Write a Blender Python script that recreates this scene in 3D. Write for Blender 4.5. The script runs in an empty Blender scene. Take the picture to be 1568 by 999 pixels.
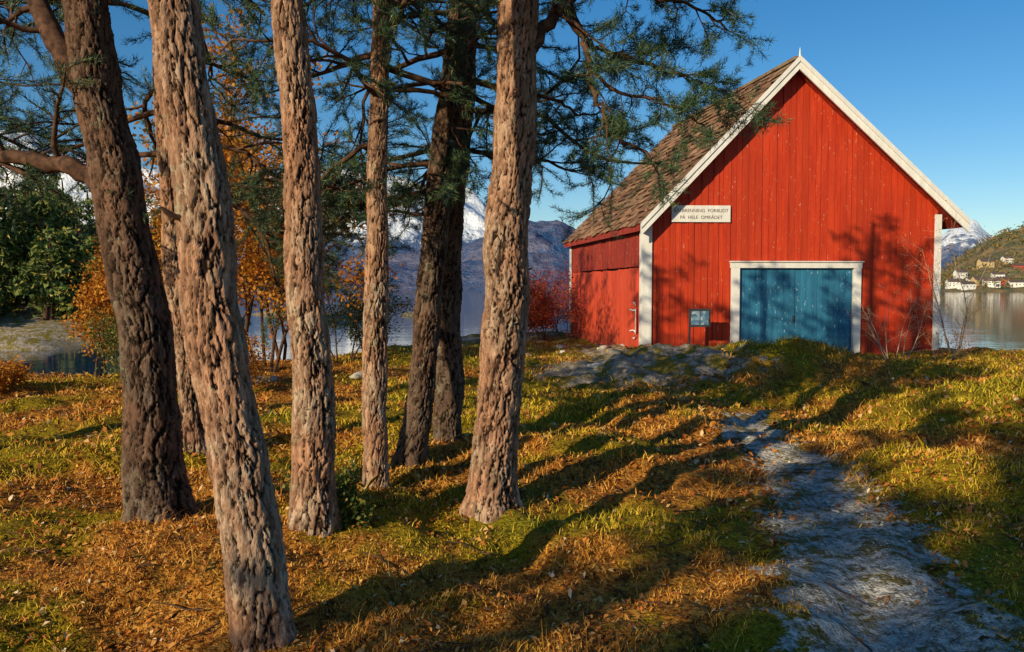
import bpy, math, random
import numpy as np
from mathutils import Vector, Matrix
rng=np.random.default_rng(7); random.seed(7)
S=bpy.context.scene
# ------------------------------------------------------------------ helpers
def mk(name,V,F,mat,parent=None,smooth=False,attrs=None):
    V=np.asarray(V,dtype=np.float64).reshape(-1,3)
    if parent is not None: V=V-np.array(parent.location)
    me=bpy.data.meshes.new(name)
    if isinstance(F,np.ndarray):
        m,k=F.shape
        me.vertices.add(len(V)); me.vertices.foreach_set('co',V.astype(np.float32).ravel())
        me.loops.add(m*k); me.loops.foreach_set('vertex_index',F.astype(np.int32).ravel())
        me.polygons.add(m); me.polygons.foreach_set('loop_start',np.arange(0,m*k,k,dtype=np.int32))
        me.update(calc_edges=True)
    else:
        me.from_pydata([tuple(v) for v in V],[],F); me.update()
    if smooth: me.polygons.foreach_set('use_smooth',np.ones(len(me.polygons),dtype=bool))
    if attrs:
        for k_,a in attrs.items():
            at=me.attributes.new(k_,'FLOAT','POINT'); at.data.foreach_set('value',np.asarray(a,dtype=np.float32))
    me.materials.append(mat)
    o=bpy.data.objects.new(name,me); S.collection.objects.link(o)
    if parent is not None: o.parent=parent
    return o
def empty(name,loc):
    e=bpy.data.objects.new(name,None); e.location=loc; e.empty_display_size=.3
    S.collection.objects.link(e); return e
def h2(ix,iy,s=0):
    n=(ix.astype(np.int64)*374761393+iy.astype(np.int64)*668265263+s*974634777)&0xffffffff
    n=((n^(n>>13))*1274126177)&0xffffffff
    n=((n^(n>>16))*2246822519)&0xffffffff
    return ((n^(n>>15))&0xffffff)/float(0xffffff)
def vn(x,y,s=0):
    ix=np.floor(x);iy=np.floor(y);fx=x-ix;fy=y-iy
    fx=fx*fx*(3-2*fx);fy=fy*fy*(3-2*fy)
    a=h2(ix,iy,s);b=h2(ix+1,iy,s);c=h2(ix,iy+1,s);d=h2(ix+1,iy+1,s)
    return (a*(1-fx)+b*fx)*(1-fy)+(c*(1-fx)+d*fx)*fy
def fbm(x,y,o=4,s=0):
    r=0;a=.5
    for i in range(o):
        r=r+a*(vn(x,y,s+i)*2-1);x=x*2.03+7.1;y=y*2.03+3.7;a*=.5
    return r
def sm(t): t=np.clip(t,0,1); return t*t*(3-2*t)
# ------------------------------------------------------------------ materials
class M:
    def __init__(s,name,rough=.8,spec=.3):
        s.m=bpy.data.materials.new(name); s.m.use_nodes=True; s.t=s.m.node_tree
        s.b=s.t.nodes['Principled BSDF']; s.b.inputs['Roughness'].default_value=rough
        s.b.inputs['Specular IOR Level'].default_value=spec
        s.out=s.t.nodes['Material Output']
    def n(s,ty,**k):
        nd=s.t.nodes.new(ty)
        for a,v in k.items(): setattr(nd,a,v)
        return nd
    def l(s,a,b): s.t.links.new(a,b)
    def setin(s,sock,v):
        if isinstance(v,bpy.types.NodeSocket): s.l(v,sock)
        elif isinstance(v,(tuple,list)) and len(v)==3 and sock.type=='RGBA': sock.default_value=(*v,1)
        else: sock.default_value=v
    def pos(s,scale=(1,1,1),obj=False):
        if obj: o=s.n('ShaderNodeTexCoord').outputs['Object']
        else: o=s.n('ShaderNodeNewGeometry').outputs['Position']
        mp=s.n('ShaderNodeMapping'); s.l(o,mp.inputs['Vector']); mp.inputs['Scale'].default_value=scale
        return mp.outputs[0]
    def noise(s,vec,scale,detail=4,rough=.55):
        nd=s.n('ShaderNodeTexNoise'); s.l(vec,nd.inputs['Vector']); nd.inputs['Scale'].default_value=scale
        nd.inputs['Detail'].default_value=detail; nd.inputs['Roughness'].default_value=rough; return nd.outputs['Fac']
    def vor(s,vec,scale,feature='F1',out='Distance'):
        nd=s.n('ShaderNodeTexVoronoi',feature=feature); s.l(vec,nd.inputs['Vector']); nd.inputs['Scale'].default_value=scale
        return nd.outputs[out]
    def ramp(s,f,stops):
        nd=s.n('ShaderNodeValToRGB'); s.l(f,nd.inputs[0]); e=nd.color_ramp.elements
        while len(e)<len(stops): e.new(.5)
        for i,(p,c) in enumerate(stops):
            e[i].position=p; e[i].color=(*c,1) if isinstance(c,(tuple,list)) else (c,c,c,1)
        return nd.outputs[0]
    def mix(s,f,a,b,mode='MIX'):
        nd=s.n('ShaderNodeMix',data_type='RGBA',blend_type=mode)
        s.setin(nd.inputs[0],f); s.setin(nd.inputs[6],a); s.setin(nd.inputs[7],b); return nd.outputs[2]
    def math(s,op,a,b=0.0):
        nd=s.n('ShaderNodeMath',operation=op); s.setin(nd.inputs[0],a); s.setin(nd.inputs[1],b); return nd.outputs[0]
    def attr(s,name): return s.n('ShaderNodeAttribute',attribute_name=name).outputs['Fac']
    def island(s): return s.n('ShaderNodeNewGeometry').outputs['Random Per Island']
    def col(s,c): s.setin(s.b.inputs['Base Color'],c)
    def bump(s,h,st=.5,d=.02):
        nd=s.n('ShaderNodeBump'); nd.inputs['Strength'].default_value=st; nd.inputs['Distance'].default_value=d
        s.l(h,nd.inputs['Height']); s.l(nd.outputs[0],s.b.inputs['Normal'])
    def translucent(s,c,f=.35):
        tr=s.n('ShaderNodeBsdfTranslucent'); s.setin(tr.inputs[0],c)
        mx=s.n('ShaderNodeMixShader'); mx.inputs[0].default_value=f
        s.l(s.b.outputs[0],mx.inputs[1]); s.l(tr.outputs[0],mx.inputs[2]); s.l(mx.outputs[0],s.out.inputs[0])

def leafmat(name,stops,tr=.35,rough=.6):
    m=M(name,rough,.3); c=m.ramp(m.island(),stops); m.col(c)
    if tr>0: m.translucent(c,tr)
    return m.m
# bark
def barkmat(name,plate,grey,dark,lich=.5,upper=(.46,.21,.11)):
    m=M(name,.92,.12); p=m.pos((1,1,1)); pz=m.pos((1,1,.3))
    n1=m.noise(pz,24,4,.72); n2=m.noise(p,2.6,3)
    pl=m.mix(m.ramp(n2,[(.40,0.),(.58,1.)]),plate,grey)
    sp=m.n('ShaderNodeSeparateXYZ'); m.l(p,sp.inputs[0])
    up=m.ramp(m.math('ADD',m.math('MULTIPLY',sp.outputs[2],.2),m.math('MULTIPLY',n2,.3)),[(.45,0.),(.95,.6)])
    pl=m.mix(up,pl,upper)
    pl=m.mix(m.attr('plate'),pl,tuple(c*.45 for c in plate))
    pl=m.mix(m.ramp(n1,[(.38,0.),(.56,1.)]),tuple(c*.42 for c in plate),pl)
    lc=m.ramp(m.noise(p,9,4,.75),[(.58,0.),(.68,1.)])
    pl=m.mix(m.math('MULTIPLY',lc,lich),pl,(.36,.36,.24))
    c=m.mix(m.ramp(m.attr('crack'),[(.15,0.),(.8,1.)]),dark,pl)
    m.col(c); hh=m.math('ADD',m.math('MULTIPLY',n1,1.0),m.math('MULTIPLY',m.noise(m.pos((1,1,.5)),110,2,.6),.4)); m.bump(hh,.9,.016); return m.m
bark=barkmat('pine_bark',(.52,.275,.165),(.50,.375,.27),(.022,.011,.008),.5)
bark_shaded=barkmat('pine_bark_shaded',(.19,.105,.068),(.16,.12,.09),(.013,.008,.006),.4,(.19,.09,.05))  # darker copy of the bark, trunk shade painted into its colours
m=M('branch_bark',.9,.2); m.col(m.ramp(m.noise(m.pos(),18,2),[(.3,(.03,.016,.011)),(.7,(.15,.075,.045))])); brm=m.m
needles=leafmat('pine_needles',[(0,(.015,.045,.035)),(.35,(.03,.085,.05)),(.75,(.07,.13,.05)),(1,(.17,.19,.04))],0,.45)
shneed=leafmat('pine_needles_plain',[(0,(.02,.05,.03)),(1,(.06,.10,.03))],0,.5)
autumn=leafmat('autumn_leaves',[(0,(.42,.13,.015)),(.4,(.62,.24,.02)),(.75,(.70,.36,.04)),(1,(.28,.08,.015))],.4)
redl=leafmat('red_leaves',[(0,(.4,.03,.02)),(.5,(.6,.08,.03)),(.8,(.55,.2,.05)),(1,(.2,.1,.04))],.4)
greenl=leafmat('green_leaves',[(0,(.03,.07,.015)),(.5,(.09,.13,.025)),(1,(.25,.2,.03))],.3)
farl=leafmat('distant_foliage',[(0,(.04,.08,.022)),(.45,(.10,.145,.028)),(.8,(.19,.21,.04)),(1,(.36,.26,.05))],0)
farl2=leafmat('far_shore_foliage',[(0,(.05,.08,.04)),(.5,(.10,.12,.04)),(.8,(.26,.16,.05)),(1,(.34,.16,.05))],0)
litter=leafmat('leaf_litter',[(0,(.20,.055,.012)),(.35,(.48,.15,.022)),(.7,(.62,.26,.05)),(.94,(.68,.40,.14)),(1,(.74,.60,.40))],0)
m=M('grass_blades',.6,.2)
gi=m.island(); gp=m.attr('patch')
g1=m.ramp(gi,[(0,(.24,.19,.01)),(.5,(.60,.40,.02)),(1,(.82,.52,.07))])
g2=m.ramp(gi,[(0,(.36,.13,.015)),(.5,(.70,.30,.035)),(1,(.84,.48,.11))])
gc=m.mix(gp,g1,g2)
gc=m.mix(m.attr('green'),gc,m.ramp(gi,[(0,(.10,.15,.01)),(.6,(.30,.32,.015)),(1,(.58,.46,.04))]))
m.col(gc); grassm=m.m
# ground
m=M('ground',.95,.1); p=m.pos()
mid=m.noise(p,4,5,.75); fine=m.noise(p,32,4,.7)
lit=m.ramp(m.vor(p,42,'F1','Color'),[(.15,(.18,.055,.01)),(.5,(.52,.19,.025)),(.8,(.66,.32,.06))])
moss=m.ramp(fine,[(.3,(.12,.085,.006)),(.55,(.38,.26,.014)),(.75,(.58,.39,.025))])
base=m.mix(m.attr('patch'),moss,lit)
base=m.mix(m.ramp(mid,[(.36,.9),(.49,0.)]),base,(.07,.032,.008))
base=m.mix(m.attr('green'),base,m.ramp(fine,[(.3,(.07,.085,.006)),(.7,(.30,.30,.018))]))
rk=m.ramp(m.noise(p,6,6,.78),[(.30,(.08,.068,.055)),(.46,(.32,.265,.205)),(.66,(.62,.53,.42))])
rk=m.mix(m.ramp(m.noise(p,2.1,5,.75),[(.47,0.),(.54,.95)]),rk,m.mix(fine,(.10,.07,.01),(.34,.26,.03)))
rm=m.ramp(m.math('ADD',m.attr('rock'),m.math('MULTIPLY',m.math('SUBTRACT',mid,.5),1.7)),[(.42,0.),(.50,1.)])
base=m.mix(rm,base,rk)
gr=m.ramp(m.noise(p,17,6,.82),[(.34,(.09,.075,.055)),(.45,(.40,.36,.30)),(.58,(.80,.75,.66))])
gr=m.mix(m.ramp(m.noise(p,4.2,5,.78),[(.50,0.),(.58,.92)]),gr,m.mix(fine,(.08,.05,.012),(.30,.22,.025)))
pm=m.ramp(m.math('ADD',m.attr('path'),m.math('MULTIPLY',m.math('SUBTRACT',mid,.5),2.2)),[(.40,0.),(.49,1.)])
base=m.mix(pm,base,gr)
m.col(base)
hh=m.math('ADD',m.math('MULTIPLY',mid,1.0),m.math('MULTIPLY',fine,.5)); m.bump(hh,1.,.08); groundm=m.m
# ------------------------------------------------------------------ terrain
SX=[-400,-60,-15,-8,-5,-2,2,5,9,12,20,60,400]; SY=[25,24,23,25,28,31,33,31,27,23,21,20,20]
PTH=np.array([(1.75,2.0),(1.83,3.6),(1.95,4.3),(2.1,5.0),(2.45,6.4),(2.66,7.6),(2.66,8.8),(2.8,9.8),(3.1,10.8)])
def seg(x,y):
    d=np.full(x.shape,1e9)
    for a,b in zip(PTH[:-1],PTH[1:]):
        ab=b-a; t=np.clip(((x-a[0])*ab[0]+(y-a[1])*ab[1])/(ab@ab),0,1)
        d=np.minimum(d,np.hypot(x-a[0]-t*ab[0],y-a[1]-t*ab[1]))
    return d
def g(x,y,cx,cy,rx,ry): return np.exp(-((x-cx)/rx)**2-((y-cy)/ry)**2)
def H(x,y):
    x=np.asarray(x,float);y=np.asarray(y,float)
    sh=np.interp(x,SX,SY)+1.2*fbm(x*.25,y*.25,3,5)
    w=np.interp(x,[-30,-4,0,8,20],[16,14,7,7,5]); d=sh-y
    P=.12*sm((y-9)/8)-.08*sm((-x-3)/5)*sm((y-3)/8)+.42*g(x,y,2.6,14.6,1.8,1.3)+.42*g(x,y,5.0,14.2,1.4,.9)+.28*g(x,y,7.8,13.0,2.6,1.8)+.52*g(x,y,5.9,9.4,1.7,1.6)+.22*g(x,y,3.8,6.0,.8,1.6)-.24*g(x,y,4.2,10.5,.6,2.3)+.12*g(x,y,11,16,3,3)
    P=P+.12*g(x,y,-2,27,5,4)+.18*g(x,y,.8,7.4,.8,.9)-.07*g(x,y,.2,4.5,.8,.9)+.16*g(x,y,1.2,10.4,1.2,.9)
    t=np.clip(d/w,0,1); z=np.where(d>0,-1.55+(P+1.55)*(1-(1-t)**2.4),-1.55+np.maximum(d*.35,-4))
    n=.16*fbm(x*.6,y*.6,3,11)+.11*fbm(x*2.3,y*2.3,3,21)+.035*fbm(x*8,y*8,3,31)
    nb=np.exp(-((x-2.8)/2.6)**2-((y-14.6)/1.8)**2); n=n+nb*.14*(1-np.abs(fbm(x*1.3+y*.5,y*1.6-x*.3,3,35)*3)) 
    near=np.exp(-np.maximum(np.hypot(x,y)-30,0)/30)
    z=z+n*near
    z=z-.06*np.exp(-(seg(x,y)/.4)**2)
    b=1-np.hypot((x+46)/27,(y-63)/23)+.35*fbm(x*.06,y*.06,4,41)
    z=np.maximum(z,-3.5+3.9*sm(b*1.9+.38)+.9*fbm(x*.22,y*.22,4,43)*sm(b*4+1))
    for cx,cy,rx,ry,hz in [(-17,78,6,3,.9),(-11,95,5,3,.7),(-27,100,9,4,1.3),(15.5,27,4.5,1.6,.35),(21,29,3,1.5,.3),(-25.5,42,5,2.2,.75)]:
        z=np.maximum(z,-4+(2.45+hz)*g(x,y,cx,cy,rx,ry)+.3*fbm(x*.4,y*.4,3,47))
    return z
def hz(x,y): return float(H(np.array([x]),np.array([y]))[0])
def axis(lo,hi,step,far,gr=1.07):
    a=list(np.arange(lo,hi,step)); s=step; v=hi; r=[]
    while v<far: r.append(v); s*=gr; v+=s
    r.append(far); s=step; v=lo-step; l=[]
    while v>-far: l.append(v); s*=gr; v-=s
    l.append(-far); return np.array(l[::-1]+a+r)
ax=axis(-8,10,.06,9000,1.05); ay=axis(2.0,18,.055,9000,1.035)
X,Y=np.meshgrid(ax,ay); Z=H(X,Y)
nx,ny=len(ax),len(ay); ids=np.arange(nx*ny).reshape(ny,nx)
F=np.stack([ids[:-1,:-1],ids[:-1,1:],ids[1:,1:],ids[1:,:-1]],-1).reshape(-1,4)
def rockmask(x,y):
    r=1.0*g(x,y,2.2,14.0,2.1,1.4)+.9*g(x,y,-2.5,25,4.5,3.5)+.9*g(x,y,-4.7,13.5,1.0,.8)+.7*g(x,y,-6.5,18,1.5,1)+.9*g(x,y,2.2,19.5,.9,2)+.5*g(x,y,-9,19,3,2)
    r=np.where(y>33,1.15*sm(1.9-(H(x,y)+1.4)/1.5),r); return np.clip(r,0,1)
def greenmask(x,y):
    return np.clip(1.0*g(x,y,5.0,14.7,1.6,1.1)+.6*g(x,y,6.2,9.2,1.2,1.3)+.6*g(x,y,.2,5.6,.5,.35)+.4*g(x,y,-1.4,7,.8,.8)+.5*g(x,y,-1.5,20,4,3)+.6*np.clip(fbm(x*.7,y*.7,3,77)*2.2-.42,0,1),0,1)*np.where(y>33,.3,1)
def patch(x,y): return sm((fbm(x*.9,y*.9,4,81)+.12-.05*sm((x-2.5)/2)+.14*fbm(x*5,y*5,2,83))*5)
pathv=np.clip(1.2-seg(X,Y)/np.interp(Y,[2,5,9,13],[.75,.62,.47,.4]),0,1)*np.interp(Y,[2,8,10,11.5],[1,.95,.75,.4])
mk('ground',np.stack([X,Y,Z],-1).reshape(-1,3),F,groundm,smooth=True,attrs={'path':pathv.ravel(),'rock':rockmask(X,Y).ravel(),'green':greenmask(X,Y).ravel(),'patch':patch(X,Y).ravel()})
# water
m=M('water',.05,.5); m.col((.012,.045,.09)); p=m.pos((1,1.6,1))
m.bump(m.math('ADD',m.noise(p,.9,3),m.math('MULTIPLY',m.noise(p,.12,2),2.)),.08,.10); m.b.inputs['IOR'].default_value=1.33
mk('fjord_water',[(-12000,-100,-1.5),(12000,-100,-1.5),(12000,12000,-1.5),(-12000,12000,-1.5)],[[0,1,2,3]],m.m)
# ------------------------------------------------------------------ mountains
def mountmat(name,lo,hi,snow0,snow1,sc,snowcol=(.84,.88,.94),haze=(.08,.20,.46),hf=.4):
    m=M(name,.95,.05); p=m.pos(); sp=m.n('ShaderNodeSeparateXYZ'); m.l(p,sp.inputs[0])
    n=m.noise(p,sc,5,.62); n2=m.noise(p,sc*6,5,.7)
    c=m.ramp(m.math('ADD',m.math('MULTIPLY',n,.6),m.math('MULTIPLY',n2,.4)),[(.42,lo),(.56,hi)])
    c=m.mix(hf,c,haze)  # aerial haze painted into the base colour
    if snow0 is not None:
        zz=m.math('ADD',sp.outputs[2],m.math('MULTIPLY',m.math('SUBTRACT',n2,.5),700.))
        f=m.n('ShaderNodeMapRange'); m.l(zz,f.inputs[0]); f.inputs[1].default_value=snow0; f.inputs[2].default_value=snow1
        c=m.mix(f.outputs[0],c,snowcol)
    m.col(c); m.bump(n2,.8,60 if sc<.01 else 5); return m.m
def mountain(name,px,pz,yf,yb,mat,x0,x1,amp,nf,nx=360,ny=70,seed=3,crest=.72):
    s=np.linspace(x0,x1,nx); t=np.linspace(0,1,ny); Sx,T=np.meshgrid(s,t)
    yy=yf+(yb-yf)*T; yr=yf+(yb-yf)*crest
    pr=np.interp(Sx,px,pz); env=np.where(T<crest,(T/crest)**.85,1-((T-crest)/(1-crest))**1.5)
    xx=Sx*yy/yr
    r=1-np.abs(fbm(xx*nf,yy*nf,5,seed)*2); z=pr*env*(1+amp*(r-.75)*np.where(T<crest,1,.4)*(1.15-env))+pr*.08*fbm(xx*nf*5,yy*nf*5,4,seed+9)*env-3
    ids=np.arange(nx*ny).reshape(ny,nx); F=np.stack([ids[:-1,:-1],ids[:-1,1:],ids[1:,1:],ids[1:,:-1]],-1).reshape(-1,4)
    return mk(name,np.stack([xx,yy,z],-1).reshape(-1,3),F,mat,smooth=True),(xx,yy,z)
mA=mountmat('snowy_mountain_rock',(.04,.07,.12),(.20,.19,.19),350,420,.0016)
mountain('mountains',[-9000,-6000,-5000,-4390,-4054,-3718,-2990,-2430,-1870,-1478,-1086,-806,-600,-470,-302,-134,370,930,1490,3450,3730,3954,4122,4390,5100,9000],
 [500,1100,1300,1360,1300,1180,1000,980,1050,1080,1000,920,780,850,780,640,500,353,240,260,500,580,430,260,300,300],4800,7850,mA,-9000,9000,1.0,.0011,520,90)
mB=mountmat('hazy_mountain_rock',(.015,.04,.09),(.22,.14,.11),None,None,.004,hf=.42)  # blue tone is distance haze put into the rock colour
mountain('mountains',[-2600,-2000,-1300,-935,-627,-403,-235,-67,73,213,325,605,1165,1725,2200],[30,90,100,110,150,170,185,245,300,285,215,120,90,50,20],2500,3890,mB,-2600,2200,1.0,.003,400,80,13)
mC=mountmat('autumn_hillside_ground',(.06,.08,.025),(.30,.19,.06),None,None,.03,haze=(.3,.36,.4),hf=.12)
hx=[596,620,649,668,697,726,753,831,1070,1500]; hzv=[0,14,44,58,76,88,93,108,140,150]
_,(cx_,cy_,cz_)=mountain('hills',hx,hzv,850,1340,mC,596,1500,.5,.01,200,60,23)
sel=rng.integers(0,cx_.size,5200); px_=cx_.ravel()[sel]+rng.uniform(-6,6,5200); py_=cy_.ravel()[sel]+rng.uniform(-6,6,5200); pz_=cz_.ravel()[sel]
ok=(pz_>2)&(vn(px_*.03,py_*.03,3)>.35); px_,py_,pz_=px_[ok],py_[ok],pz_[ok]
K=9; c=np.stack([px_,py_,pz_+3],-1)[:,None,:]+rng.normal(0,1,(len(px_),K,3))*np.array([1.8,1.8,2.4])
tri=c[:,:,None,:]+rng.normal(0,1.3,(len(px_),K,3,3)); V=tri.reshape(-1,3)
mk('distant_trees',V,np.arange(len(V)).reshape(-1,3),farl2)
m=M('white_house_paint',.6); m.col((.8,.78,.74)); whp=m.m
m=M('red_house_paint',.6); m.col((.4,.08,.05)); rhp=m.m
m=M('yellow_house_paint',.6); m.col((.62,.45,.22)); yhp=m.m
m=M('house_roof_tiles',.8); m.col((.11,.08,.07)); hrf=m.m
m=M('window_glass',.1,.5); m.col((.05,.06,.08)); wgl=m.m
def house(x,y,z,w,d,h,mat,rot):
    e=empty('house',(x,y,z)); e.rotation_euler[2]=rot
    r=h*.62
    V=[(-w/2,-d/2,-3),(w/2,-d/2,-3),(w/2,d/2,-3),(-w/2,d/2,-3),(-w/2,-d/2,h),(w/2,-d/2,h),(w/2,d/2,h),(-w/2,d/2,h),(-w/2,0,h+r),(w/2,0,h+r)]
    a=mk('walls',np.array(V)+np.array([x,y,z]),[[0,1,5,4],[1,2,6,9,5],[2,3,7,6],[3,0,4,8,7]],mat,e)
    o=.6; V=[(-w/2-o,-d/2-o,h-.2),(w/2+o,-d/2-o,h-.2),(w/2+o,0,h+r+.15),(-w/2-o,0,h+r+.15),(w/2+o,d/2+o,h-.2),(-w/2-o,d/2+o,h-.2)]
    mk('roof',np.array(V)+np.array([x,y,z]),[[0,1,2,3],[3,2,4,5]],hrf,e)
    V=[];Fw=[]
    for k in range(4):
        for zz in ((1.0,2.2),(3.4,4.4)):
            if zz[1]>h: continue
            u=-w/2+w*(k+.5)/4; i=len(V); V+=[(u-.6,-d/2-.05,zz[0]),(u+.6,-d/2-.05,zz[0]),(u+.6,-d/2-.05,zz[1]),(u-.6,-d/2-.05,zz[1])]; Fw.append([i,i+1,i+2,i+3])
    mk('windows',np.array(V)+np.array([x,y,z]),Fw,wgl,e)
cand=[(655,.07),(672,.05),(690,.09),(709,.06),(726,.12),(742,.07),(664,.2),(700,.24),(730,.3),(748,.22),(680,.14),(716,.16)]
for i,(s,t) in enumerate(cand):
    iy=int(t*59); ix=int((s-596)/904*199); x,y,z=cx_[iy,ix],cy_[iy,ix],cz_[iy,ix]
    house(x,y,max(z,-1)+1.,rng.uniform(11,16),9,rng.choice([4.0,5.6]),[whp,whp,yhp,whp,rhp][i%5],rng.uniform(-.3,.3))
# ------------------------------------------------------------------ trees
class Acc:
    def __init__(s): s.V=[];s.F=[];s.n=0
    def tube(s,pts,rad,seg=5):
        pts=np.asarray(pts,float); n=len(pts); tg=np.gradient(pts,axis=0); tg/=np.linalg.norm(tg,axis=1)[:,None]+1e-9
        a=np.array([0,0,1.]) if abs(tg[0,2])<.8 else np.array([1.,0,0]); th=np.arange(seg)*2*math.pi/seg
        u=np.cross(tg,a); u/=np.linalg.norm(u,axis=1)[:,None]+1e-9; v=np.cross(tg,u)
        R=np.asarray(rad)[:,None,None]
        ring=pts[:,None,:]+R*(np.cos(th)[None,:,None]*u[:,None,:]+np.sin(th)[None,:,None]*v[:,None,:])
        s.V.append(ring.reshape(-1,3)); i=np.arange(n*seg).reshape(n,seg)+s.n; j=np.roll(i,-1,1)
        s.F.append(np.stack([i[:-1],j[:-1],j[1:],i[1:]],-1).reshape(-1,4)); s.n+=n*seg
    def get(s): return np.concatenate(s.V),np.concatenate(s.F)
def rv(): return Vector((random.gauss(0,1),random.gauss(0,1),random.gauss(0,1)))
def grow(acc,tf,p,d,L,r,lev,mx,kids=(6,5),flat=.45,wig=.22,grav=-.05,tsp=.05,cl=.5,seg=5,tstart=.25):
    n=max(4,min(9,int(L/.13))); pts=[p.copy()]; q=p.copy(); dd=d.normalized(); dirs=[dd.copy()]
    for i in range(n):
        w=rv()*wig; w.z*=flat+.2; dd=(dd+w+Vector((0,0,grav+ (.10 if i>n*.6 else 0)))).normalized(); q=q+dd*(L/n); pts.append(q.copy()); dirs.append(dd.copy())
    rad=[max(.0022,r*(1-.75*i/n)) for i in range(n+1)]
    acc.tube([tuple(a) for a in pts],rad,seg if lev<mx else 3)
    if lev<mx:
        k=kids[min(lev,len(kids)-1)]
        for c in range(k):
            t=.22+.78*(c+random.random())/k; f=t*n; i=min(n-1,int(f)); pp=pts[i].lerp(pts[i+1],f-i); b=dirs[i]
            side=rv(); side.z*=flat; side=(side-b*side.dot(b)); side.normalize()
            ang=random.uniform(.55,1.15); nd=b*math.cos(ang)+side*math.sin(ang); nd.z+=.06
            grow(acc,tf,pp,nd,L*cl*random.uniform(.65,1.15)*(1.15-.45*t),rad[i]*.6,lev+1,mx,kids,flat,wig,grav*.5,tsp,cl,seg,tstart)
    if lev==mx or lev==mx-1:
        st=tstart if lev==mx else .55
        m_=max(2,int(L*(1-st)/tsp))
        for c in range(m_+1):
            f=(st+(1-st)*c/m_)*n; i=min(n-1,int(f)); tf.append((*pts[i].lerp(pts[i+1],f-i),*dirs[i+1]))
def needle_mesh(tf,K=20,L=.056,w=.0050,spread=.75):
    A=np.array(tf); N=len(A); P=A[:,None,:3]; D=A[:,None,3:]
    d=D*.9+np.array([0,0,.25])+rng.normal(0,spread,(N,K,3)); d/=np.linalg.norm(d,axis=2)[:,:,None]
    ln=L*rng.uniform(.65,1.2,(N,K,1)); s=np.cross(d,rng.normal(0,1,(N,K,3))); s/=np.linalg.norm(s,axis=2)[:,:,None]+1e-9
    b=P+rng.normal(0,.012,(N,K,3))
    V=np.stack([b-s*w*.5,b+s*w*.5,b+d*ln],2).reshape(-1,3); return V,np.arange(len(V)).reshape(-1,3)
def leaf_mesh(tf,K=4,size=.05,jit=.07):
    A=np.array(tf); N=len(A); P=A[:,None,:3]+rng.normal(0,jit,(N,K,3)); s=size*rng.uniform(.6,1.2,(N,K,1))
    a=rng.normal(0,1,(N,K,3)); a/=np.linalg.norm(a,axis=2)[:,:,None]; b=np.cross(a,rng.normal(0,1,(N,K,3))); b/=np.linalg.norm(b,axis=2)[:,:,None]
    V=np.stack([P-a*s*.5,P+b*s*.32,P+a*s*.5,P-b*s*.32],2).reshape(-1,3); return V,np.arange(len(V)).reshape(-1,4)
def voro(u,v,nu,seed):
    iu=np.floor(u);iv=np.floor(v);f1=np.full(u.shape,9.);f2=np.full(u.shape,9.); idc=np.zeros(u.shape)
    for a in(-1,0,1):
        for b in(-1,0,1):
            cu=iu+a;cv=iv+b;cw=np.mod(cu,nu); fx=cu+.05+.9*h2(cw,cv,seed);fy=cv+.05+.9*h2(cw,cv,seed+5)
            d=np.abs(u-fx)*.9+np.hypot(u-fx,v-fy)*.5+np.abs(v-fy)*.45; idc=np.where(d<f1,h2(cw,cv,seed+9),idc); f2=np.where(d<f1,f1,np.minimum(f2,d)); f1=np.minimum(f1,d)
    return f1,f2,idc
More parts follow.
